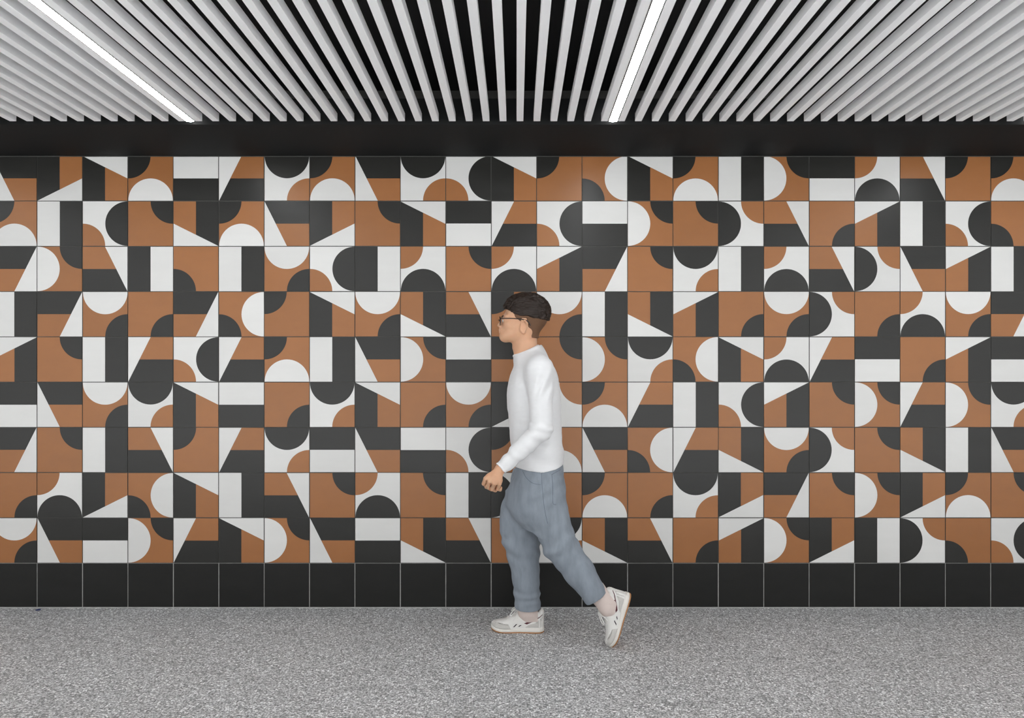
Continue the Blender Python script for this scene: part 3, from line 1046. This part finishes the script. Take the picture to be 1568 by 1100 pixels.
sw = Vol((-0.14, 2.98, 0.76), (0.32, 3.64, 1.46), 0.003)
sw.add(loft([lv(526, 801, 825, .052), lv(538, 791, 830, .064), lv(549, 786, 838, .085), lv(560, 787, 848, .140), lv(572, 781.5, 853, .165), lv(585, 778, 856, .172), lv(600, 776, 857.5, .174),
             lv(625, 777, 859, .168), lv(650, 779.5, 860, .160), lv(675, 781.5, 861, .156), lv(700, 783.5, 863, .158), lv(735, 784, 865, .163)], 2.3), 0)
for sh, el_, wr in ((SH_L, EL_L, WR_L), (SH_R, EL_R, WR_R)):
    sw.add(cap(H(814, 547, 0), sh, 0.052, 0.062), 0.05)
    sw.add(cap(sh, el_, 0.061, 0.049), 0.025)
    mid = el_ * .45 + wr * .55 + np.array([0, 0, -.004])
    sw.add(cap(el_, mid, 0.048, 0.040), 0.02)
    sw.add(cap(mid, wr, 0.040, 0.0305), 0.012)
    ax_ = (wr - el_) / np.linalg.norm(wr - el_)
    sw.add(cap(wr - ax_ * .012, wr + ax_ * .004, 0.0320, 0.0310), 0.004)          # cuff


def cuff_trim(sh, el_, wr):
    ax_ = (wr - el_) / np.linalg.norm(wr - el_)
    c = wr + ax_ * .004
    # flat end of the sleeve
    fn = lambda x, y, z: np.maximum(-((x - c[0]) * ax_[0] + (y - c[1]) * ax_[1] + (z - c[2]) * ax_[2]),
                                    np.sqrt((x - c[0]) ** 2 + (y - c[1]) ** 2 + (z - c[2]) ** 2) - .05)
    sw.cut((fn, c - .05, c + .05), 0.002)


cuff_trim(SH_L, EL_L, WR_L)
cuff_trim(SH_R, EL_R, WR_R)
# neckline: cut above a sloping plane, then a rolled collar
C0, C1 = P(787, 545.5, PY), P(824, 530, PY)
nx, nz = -(C1[2] - C0[2]), (C1[0] - C0[0])
nl = math.hypot(nx, nz); nx, nz = nx / nl, nz / nl


def folds(p):
    x, y, z = p[:, 0], p[:, 1], p[:, 2]
    d = 0.0022 * noise(p, (9, 9, 22)) + 0.0008 * noise(p, (24, 24, 60))
    # wrinkles round the elbow, the forearm and the small of the back
    de = np.exp(-((x - EL_L[0]) ** 2 + (z - EL_L[2]) ** 2 + (y - EL_L[1]) ** 2) / .075 ** 2)
    ax_ = WR_L - EL_L
    t = ((p - EL_L) @ ax_) / (ax_ @ ax_)
    near = np.exp(-((p[:, 1] - 3.07) / .07) ** 2)
    d += 0.0050 * de * np.sin(90 * (z + .35 * x) + 3 * noise(p, (14, 14, 14)))
    d += 0.0036 * near * np.clip(t, 0, 1) * (t < 1.0) * np.sin(t * 26 + 2.5 * noise(p, (18, 18, 18)))
    # drape from the armpit
    ar = P(836, 592, 3.16)
    da = np.exp(-((x - ar[0]) ** 2 + (z - ar[2]) ** 2) / .06 ** 2)
    d += 0.0050 * da * np.sin(120 * (x - .45 * z) + 2 * noise(p, (16, 16, 16)))
    lo_ = np.clip((1.02 - z) / .2, 0, 1)
    d += 0.0040 * lo_ * np.sin(70 * (z + .25 * x) + 3.0 * noise(p, (8, 8, 8)))
    return d


sw.warp(folds, 0.025)
sw.clip(lambda x, y, z: (x - C0[0]) * nx + (z - C0[2]) * nz + 0 * y, 0.006)
# collar ring
rc = []
for i in range(40):
    a = 2 * math.pi * i / 40
    t = (1 - math.cos(a)) / 2
    q = C0 * (1 - t) + C1 * t
    rc.append(np.array([q[0], PY + .0600 * math.sin(a), q[2] - .006 * math.sin(a) ** 2]))
for a, b in zip(rc, rc[1:] + rc[:1]):
    sw.add(cap(a, b, 0.0062), 0.003)


def hem(x, y, z):
    xs = np.array([H(p, 0, 0)[0] for p in (770, 790, 810, 830, 848, 866)])
    zs = np.array([P(0, p, PY)[2] for p in (709, 712, 715.5, 717, 714, 708)])
    return np.where((np.abs(y - PY) < .19) & (y > 3.135), np.interp(x, xs, zs) - z, -0.05)


sl, g = sw.block((-0.2, 3.13, 0.7), (0.4, 3.51, 0.90))
hd = hem(*g).astype(np.float32)
keep = sw.d[sl]
armd = np.minimum(cap(EL_L, WR_L, .058, .045)[0](*g), cap(WR_R - np.array([0, 0, -.3]), WR_R, .07, .06)[0](*g))
sw.d[sl] = np.where(armd < 0, keep, -smin(-keep, -hd, 0.004))
child('sweater', sw.mesh('sweater', 1), M_SWEATER)['label'] = 'white long-sleeved crew-neck top'
del sw

# jeans ------------------------------------------------------------------------------
jn = Vol((-0.12, 3.04, 0.10), (0.44, 3.58, 0.90), 0.003)
jn.add(loft([lv(704, 789, 862, .150), lv(716, 787, 862.5, .153), lv(730, 783, 863.5, .160), lv(745, 779, 864, .166), lv(760, 775, 863, .168), lv(775, 776, 860, .162), lv(792, 786, 850, .14), lv(806, 800, 838, .10)], 2.2), 0)


def lr(py, front, back, ry, Y, dy=0.0):
    a, b = P(front, py, Y), P(back, py, Y)
    return (a[2], (a[0] + b[0]) / 2, Y + dy, (b[0] - a[0]) / 2, ry)


YR = 3.405
jn.add(loft([lr(752, 776, 850, .082, 3.395), lr(775, 767, 842, .088, 3.395), lr(795, 764.5, 834, .086, 3.40), lr(815, 765.5, 829, .080, YR), lr(832, 769, 827, .075, YR), lr(848, 775, 826.5, .070, YR),
             lr(870, 781.5, 826, .069, 3.41), lr(900, 786, 826.5, .066, 3.413), lr(931.5, 788.5, 828, .063, 3.415)]), 0.03)
A1, A2 = P(858, 836, 3.225), P(887, 876, 3.222)
A3 = P(914, 915.5, 3.22)
jn.add(cap(HIP_L + np.array([0, 0, -.03]), A1, 0.100, 0.080), 0.05)
jn.add(cap(A1, A2, 0.080, 0.070), 0.02)
jn.add(cap(A2, A3, 0.070, 0.056), 0.02)
ax3 = (A3 - A2) / np.linalg.norm(A3 - A2)
jn.add(cap(A3 - ax3 * .028, A3 + ax3 * .002, 0.0585, 0.0580), 0.004)
fn = lambda x, y, z: np.maximum(-((x - A3[0]) * ax3[0] + (y - A3[1]) * ax3[1] + (z - A3[2]) * ax3[2]),
                                np.sqrt((x - A3[0]) ** 2 + (y - A3[1]) ** 2 + (z - A3[2]) ** 2) - .10)
jn.cut((fn, A3 - .1, A3 + .1), 0.002)
jn.cut(cap(A3 - ax3 * .02, A3 + ax3 * .03, 0.050), 0.001)
zc = P(0, 931.5, 3.415)[2]
xc_ = (lr(931.5, 788.5, 828, .063, 3.415)[1])
jn.cut(cap((xc_, 3.415, zc - .03), (xc_, 3.415, zc + .02), 0.0545), 0.001)


def denim(p):
    x, y, z = p[:, 0], p[:, 1], p[:, 2]
    near = y < 3.315
    # along-leg coordinate of the rear leg
    ta = (p - np.asarray(A1)) @ ax3
    f_rear = np.where(near, 0.0038 * np.exp(-(ta / .09) ** 2) * np.sin(75 * ta + 2.2 * noise(p, (12, 12, 12)))
                      + 0.0030 * np.exp(-((ta - .33) / .07) ** 2) * np.sin(110 * ta + 2.2 * noise(p, (14, 14, 14))), 0)
    kz = KN_R[2]
    f_front = np.where(~near, 0.0032 * np.exp(-((z - kz) / .10) ** 2) * np.sin(85 * z + 30 * x + 2.4 * noise(p, (10, 10, 10)))
                       + 0.0030 * np.exp(-((z - .19) / .06) ** 2) * np.sin(120 * z + 2.2 * noise(p, (14, 14, 14))), 0)
    hz = HIP_L[2]
    f_hip = 0.0032 * np.exp(-((z - hz + .02) / .07) ** 2) * np.sin(80 * z - 45 * x + 2.5 * noise(p, (9, 9, 9)))
    return f_rear + f_front + f_hip + 0.0016 * noise(p, (11, 11, 20)) + 0.0007 * noise(p, (40, 40, 40))


jn.warp(denim, 0.025)
jn_d, jn_lo, jn_h = jn.d.copy(), jn.lo.copy(), jn.h
jeans = child('jeans', jn.mesh('jeans', 1), M_DENIM)
jeans['label'] = 'washed blue slim jeans'


def jd(p):
    q = (np.asarray(p) - jn_lo) / jn_h
    i = np.clip(np.floor(q).astype(int), 0, np.array(jn_d.shape) - 2)
    t = q - i
    v = 0
    for a in (0, 1):
        for b in (0, 1):
            for c in (0, 1):
                v += (t[0] if a else 1 - t[0]) * (t[1] if b else 1 - t[1]) * (t[2] if c else 1 - t[2]) * jn_d[i[0] + a, i[1] + b, i[2] + c]
    return v


def on_jeans(px, py, Y=3.15):
    """First hit of the camera-side surface along the depth axis (a point on the near side of the jeans)."""
    p = P(px, py, 3.17)
    y = 3.05
    while y < 3.40:
        if jd((p[0], y, p[2])) < 0.0003:
            return np.array([p[0], y - .0002, p[2]])
        y += .001
    return None


def seam(name, pxs, r=0.0011):
    pts = [on_jeans(*q) for q in spline([(a, b, 0) for a, b in pxs], 10) for q in [(q[0], q[1])]]
    pts = [p for p in pts if p is not None]
    bm = bmesh.new()
    tube_bm(bm, pts, r, 6)
    return child(name, to_mesh(bm, name), M_DENIM_SEAM, jeans)


seam('side_seam', [(829, 722), (830, 745), (833, 775), (838, 800)])
seam('pocket_stitching', [(845, 727), (846, 745), (846, 768), (851, 772)])
seam('pocket_stitching', [(845, 727), (853, 724), (860, 722)])
seam('front_pocket_edge', [(800, 722), (806, 732), (816, 739), (828, 741)])
rp = on_jeans(828.5, 723.5)
if rp is not None:
    bm = bmesh.new()
    bmesh.ops.create_uvsphere(bm, u_segments=12, v_segments=8, radius=0.0032, matrix=Matrix.Translation(Vector(rp)) @ Matrix.Diagonal((1, .4, 1, 1)))
    for f in bm.faces: f.smooth = True
    child('rivet', to_mesh(bm, 'rivet'), M_RIVET, jeans)
del jn

# socks ----------------------------------------------------------------------------
for M_, an in ((MF, AN_R), (MR, AN_L)):
    so = Vol(np.array(an) - .13, np.array(an) + .13, 0.002)
    kn = KN_R if M_ is MF else KN_L
    sd_ = np.array(M_.col[0])[:3]
    upl = an + (kn - an) / np.linalg.norm(kn - an) * .085
    for d_ in (-.014, .013):
        so.add(cap(upl + sd_ * d_, an + sd_ * d_, 0.0360, 0.0320), 0.02)
        so.add(cap(an + sd_ * d_, xf(M_, .060 + d_ * 1.5, 0, .064), 0.0320, 0.0270), 0.02)
    so.add(cap(xf(M_, .040, 0, .05), xf(M_, .085, 0, .05), 0.026), 0.02)
    so.warp(lambda p: 0.0008 * noise(p, (25, 25, 90)), 0.02)
    child('sock', so.mesh('sock', 1), M_SOCK)

# sneakers: one model, built in its own frame (x heel to toe, z up), placed twice ----------
OUT_S = np.array([0, .006, .02, .045, .08, .12, .16, .19, .215, .238, .254, .262, .265])
OUT_W = np.array([.006, .021, .031, .0345, .0345, .0350, .0410, .0450, .0455, .0405, .029, .017, .006])
TOP_S = np.array([0, .012, .03, .05, .075, .10, .125, .15, .18, .21, .235, .255, .265])
TOP_H = np.array([.088, .112, .112, .108, .106, .106, .098, .083, .067, .057, .050, .040, .028])


def spring(s):
    return 0.012 * np.clip((s - .19) / .075, 0, 1) ** 2


def bank(s):
    return 0.0035 * np.clip((s - .10) / .1, -1, 1)


def upper_fn(x, y, z):
    w = np.interp(x, OUT_S, OUT_W) * 0.97 + .0004
    h = np.interp(x, TOP_S, TOP_H)
    zz_ = np.maximum(z - .012, 0)
    narrow = 1 - 0.10 * np.clip((z - .05) / .05, 0, 1)
    k = ((np.abs(y) / (w * narrow)) ** 2.4 + (zz_ / (h - .012)) ** 2.4) ** (1 / 2.4)
    side = (k - 1) * np.minimum(w, h * .7)
    end = np.maximum(-x, x - .265)
    return np.maximum(np.maximum(side, end), .012 - z)


up = Vol((-.02, -.065, -.005), (.285, .065, .14), 0.002)
up.add((upper_fn, np.array([0, -.05, .01]), np.array([.265, .05, .115])), 0)
up.add(ell((.012, 0, .098), (.011, .022, .018)), 0.008)                              # padded heel tab
up.cut(ell((.066, 0, .120), (.046, .030, .034)), 0.006)                              # ankle opening
up.cut(ell((.064, 0, .115), (.036, .055, .022)), 0.008)                               # dip of the collar at the sides
up.cut(cap((.045, 0, .06), (.08, 0, .06), .020, .022), 0.004)
up.add(cap((.112, -.012, .109), (.112, .012, .109), .006), .006)                       # tongue
up.add(cap((.128, 0, .094), (.108, 0, .119), .010, .008), .006)
up_f = up.d.copy()
up_me = up.mesh('upper', 1)


def up_d(s, y, z):
    q = (np.array([s, y, z]) - up.lo) / up.h
    i = np.clip(np.floor(q).astype(int), 0, up.n - 2)
    t = q - i
    v = 0
    for a in (0, 1):
        for b in (0, 1):
            for c in (0, 1):
                v += (t[0] if a else 1 - t[0]) * (t[1] if b else 1 - t[1]) * (t[2] if c else 1 - t[2]) * up_f[i[0] + a, i[1] + b, i[2] + c]
    return v


def side_hit(s, z, side):
    """Outer surface of the upper at (s, z) on one side."""
    y = .062
    while y > 0:
        if up_d(s, side * y, z) < 0:
            return side * y
        y -= .0005
    return None


def top_hit(s, y):
    z = .135
    while z > .015:
        if up_d(s, y, z) < 0:
            return z
        z -= .0005
    return .02


# lift the toe a little (toe spring)
def shoe_bend(me):
    n = len(me.vertices)
    co = np.empty(n * 3, np.float32)
    me.vertices.foreach_get('co', co)
    co = co.reshape(-1, 3)
    co[:, 2] += spring(co[:, 0]) * np.clip(1.2 - co[:, 2] / .12, .3, 1)
    me.vertices.foreach_set('co', co.ravel())
    me.update()
    return me


def sole_part(name, z0, z1f, grow, mat):
    bm = bmesh.new()
    n = 60
    ss = (1 - np.cos(np.linspace(0, math.pi, n))) / 2 * .265
    loop = [(s, np.interp(s, OUT_S, OUT_W) + grow) for s in ss] + [(s, -np.interp(s, OUT_S, OUT_W) - grow) for s in ss[::-1]]
    rings = []
    for f_, ins in ((0, .0025), (.18, 0), (.5, .0008), (.82, 0), (1, .0025)):
        ring = []
        for s, wv in loop:
            zz_ = z0 + (z1f(s) - z0) * f_
            sc = (s - .1325) * (1 + (grow - ins) / .1325) + .1325
            ring.append(bm.verts.new((sc, wv - math.copysign(ins, wv), zz_)))
        rings.append(ring)
    m_ = len(loop)
    for a, b in zip(rings, rings[1:]):
        for i in range(m_):
            f = bm.faces.new((a[i], b[i], b[(i + 1) % m_], a[(i + 1) % m_]))
            f.smooth = True
    bm.faces.new(rings[0])
    bm.faces.new(list(reversed(rings[-1])))
    bmesh.ops.recalc_face_normals(bm, faces=list(bm.faces))
    me = to_mesh(bm, name)
    me.materials.append(mat)
    return shoe_bend(me)


out_me = sole_part('outsole', 0.0, lambda s: .0060, .0008, M_GUM)
mid_me = sole_part('midsole', .0058, lambda s: .0285 - .010 * min(1, max(0, (s - .06) / .12)), .0016, M_MIDSOLE)


def patch(bm, polys, side, off=.0010, res=None, mat=0):
    """Thin raised piece laid on the side of the upper: polygon in (s, z), projected."""
    for poly in polys:
        b2 = bmesh.new()
        f = b2.faces.new([b2.verts.new((s, 0, z)) for s, z in poly])
        bmesh.ops.triangulate(b2, faces=[f])
        bmesh.ops.subdivide_edges(b2, edges=list(b2.edges), cuts=3, use_grid_fill=True)
        bmesh.ops.triangulate(b2, faces=list(b2.faces))
        vm, vi = {}, {}
        for v in b2.verts:
            y = side_hit(v.co.x, v.co.z, side)
            if y is None:
                y = side * .02
            vm[v] = bm.verts.new((v.co.x, y + side * off, v.co.z))
            vi[v] = bm.verts.new((v.co.x, y - side * .001, v.co.z))
        for f in b2.faces:
            for mp_ in (vm, vi):
                try:
                    q = bm.faces.new([mp_[v] for v in f.verts])
                    q.smooth = True; q.material_index = mat
                except ValueError:
                    pass
        for e in b2.edges:
            if len(e.link_faces) == 1:
                a, b = e.verts
                q = bm.faces.new((vm[a], vm[b], vi[b], vi[a])); q.material_index = mat
        b2.free()


SWOOSH = [(.098, .0495), (.084, .0445), (.066, .0525), (.041, .0660), (.045, .0735), (.070, .0600)]
TAIL = [(.041, .0660), (.020, .0765), (.006, .0890), (.006, .0925), (.022, .0800), (.043, .0700)]
BARS = [[(.152, .0310), (.145, .0310), (.131, .0450), (.138, .0450)], [(.128, .0330), (.120, .0330), (.109, .0405), (.117, .0405)]]
SHOE_PARTS = []


def shoe_piece(name, bm, mat):
    bmesh.ops.remove_doubles(bm, verts=list(bm.verts), dist=1e-6)
    bmesh.ops.recalc_face_normals(bm, faces=list(bm.faces))
    me = to_mesh(bm, name)
    me.materials.append(mat)
    SHOE_PARTS.append((name, shoe_bend(me)))


for sd in (-1, 1):
    for nm, polys, mt, of in (('side_stripe', [SWOOSH, TAIL], M_BURG, .0011), ('side_bar', [BARS[0]], M_NAVY, .0011), ('side_bar', [BARS[1]], M_NAVY, .0011),
                              ('suede_toe_overlay', [[(.163, .020), (.235, .020), (.256, .022), (.2615, .030), (.250, .040), (.228, .046), (.205, .047), (.190, .040), (.176, .043), (.168, .030)]], M_SUEDE, .0009),
                              ('suede_heel_overlay', [[(.003, .030), (.060, .031), (.092, .030), (.072, .043), (.045, .050), (.022, .066), (.006, .078)]], M_SUEDE, .0009)):
        bm = bmesh.new()
        patch(bm, polys, sd, of)
        shoe_piece(nm, bm, mt)
# laces
for i, s in enumerate(np.linspace(.122, .186, 6)):
    hw = .017 + .003 * (s - .12) / .06
    pts = []
    for t in np.linspace(-1, 1, 9):
        s2 = s + .006 * t * (1 if i % 2 else -1) - .006 * t * t
        pts.append((s2, hw * t, top_hit(s2, hw * t) + .0018))
    bm = bmesh.new()
    tube_bm(bm, pts, .0024, 6)
    shoe_piece('lace', bm, M_LACE)
zt = top_hit(.124, 0)
bm = bmesh.new()
for sd in (-1, 1):
    tube_bm(bm, spline([(.124, 0, zt + .004), (.140, sd * .016, zt + .003), (.163, sd * .030, zt - .016), (.167, sd * .036, zt - .025),
                        (.156, sd * .036, zt - .022), (.138, sd * .022, zt - .004), (.124, 0, zt + .004)], 6), .0022, 6)
    tube_bm(bm, spline([(.124, 0, zt + .004), (.130, sd * .024, zt - .004), (.137, sd * .036, zt - .026), (.150, sd * .0445, zt - .046)], 6), .0020, 6)
bmesh.ops.create_uvsphere(bm, u_segments=10, v_segments=8, radius=.0052, matrix=Matrix.Translation((.124, 0, zt + .004)))
for f in bm.faces: f.smooth = True
shoe_piece('lace_bow', bm, M_LACE)
shoe_bend(up_me)
SHOE_PARTS += [('midsole', mid_me), ('outsole', out_me)]
up_me.materials.append(M_LEATHER)
# the rear shoe stands on its toe: move it so that its lowest point touches the floor
low = min((MR @ v.co).z for me in (out_me, mid_me) for v in me.vertices)
MR = Matrix.Translation((0, 0, -low + .0005)) @ MR
for M_ in (MF, MR):
    root = bpy.data.objects.new('sneaker', up_me)
    COL.objects.link(root)
    root.parent = person
    root.matrix_local = Matrix.Translation(-PLOC) @ M_
    for nm, me in SHOE_PARTS:
        o = bpy.data.objects.new(nm, me)
        COL.objects.link(o)
        o.parent = root
    root['label'] = 'white sneaker with burgundy side stripe and gum outsole'


# added fill lamp: strikes the unseen floor behind the viewer, bouncing onto the slats
fill_sun_d = bpy.data.lights.new('fill_sun', 'SUN')
fill_sun_d.energy = 43.0
fill_sun_d.angle = math.radians(1.0)
fill_sun_d.color = (0.98, 0.99, 1.0)
fill_sun = bpy.data.objects.new('fill_sun', fill_sun_d)
fill_sun.location = (0, 6, 14)
fill_sun.rotation_euler = (math.radians(-20), 0, 0)      # 70 degrees above the horizon
COL.objects.link(fill_sun)

# ------------------------------------------------------------------ world and view
w = bpy.data.worlds.new('world')
scene.world = w
w.use_nodes = True
w.node_tree.nodes['Background'].inputs[0].default_value = (0.5, 0.5, 0.5, 1)
w.node_tree.nodes['Background'].inputs[1].default_value = 3.9
vs = scene.view_settings
vs.view_transform = 'Standard'
vs.look = 'None'
vs.gamma = 1.0
vs.use_curve_mapping = False
vs.exposure = -0.58
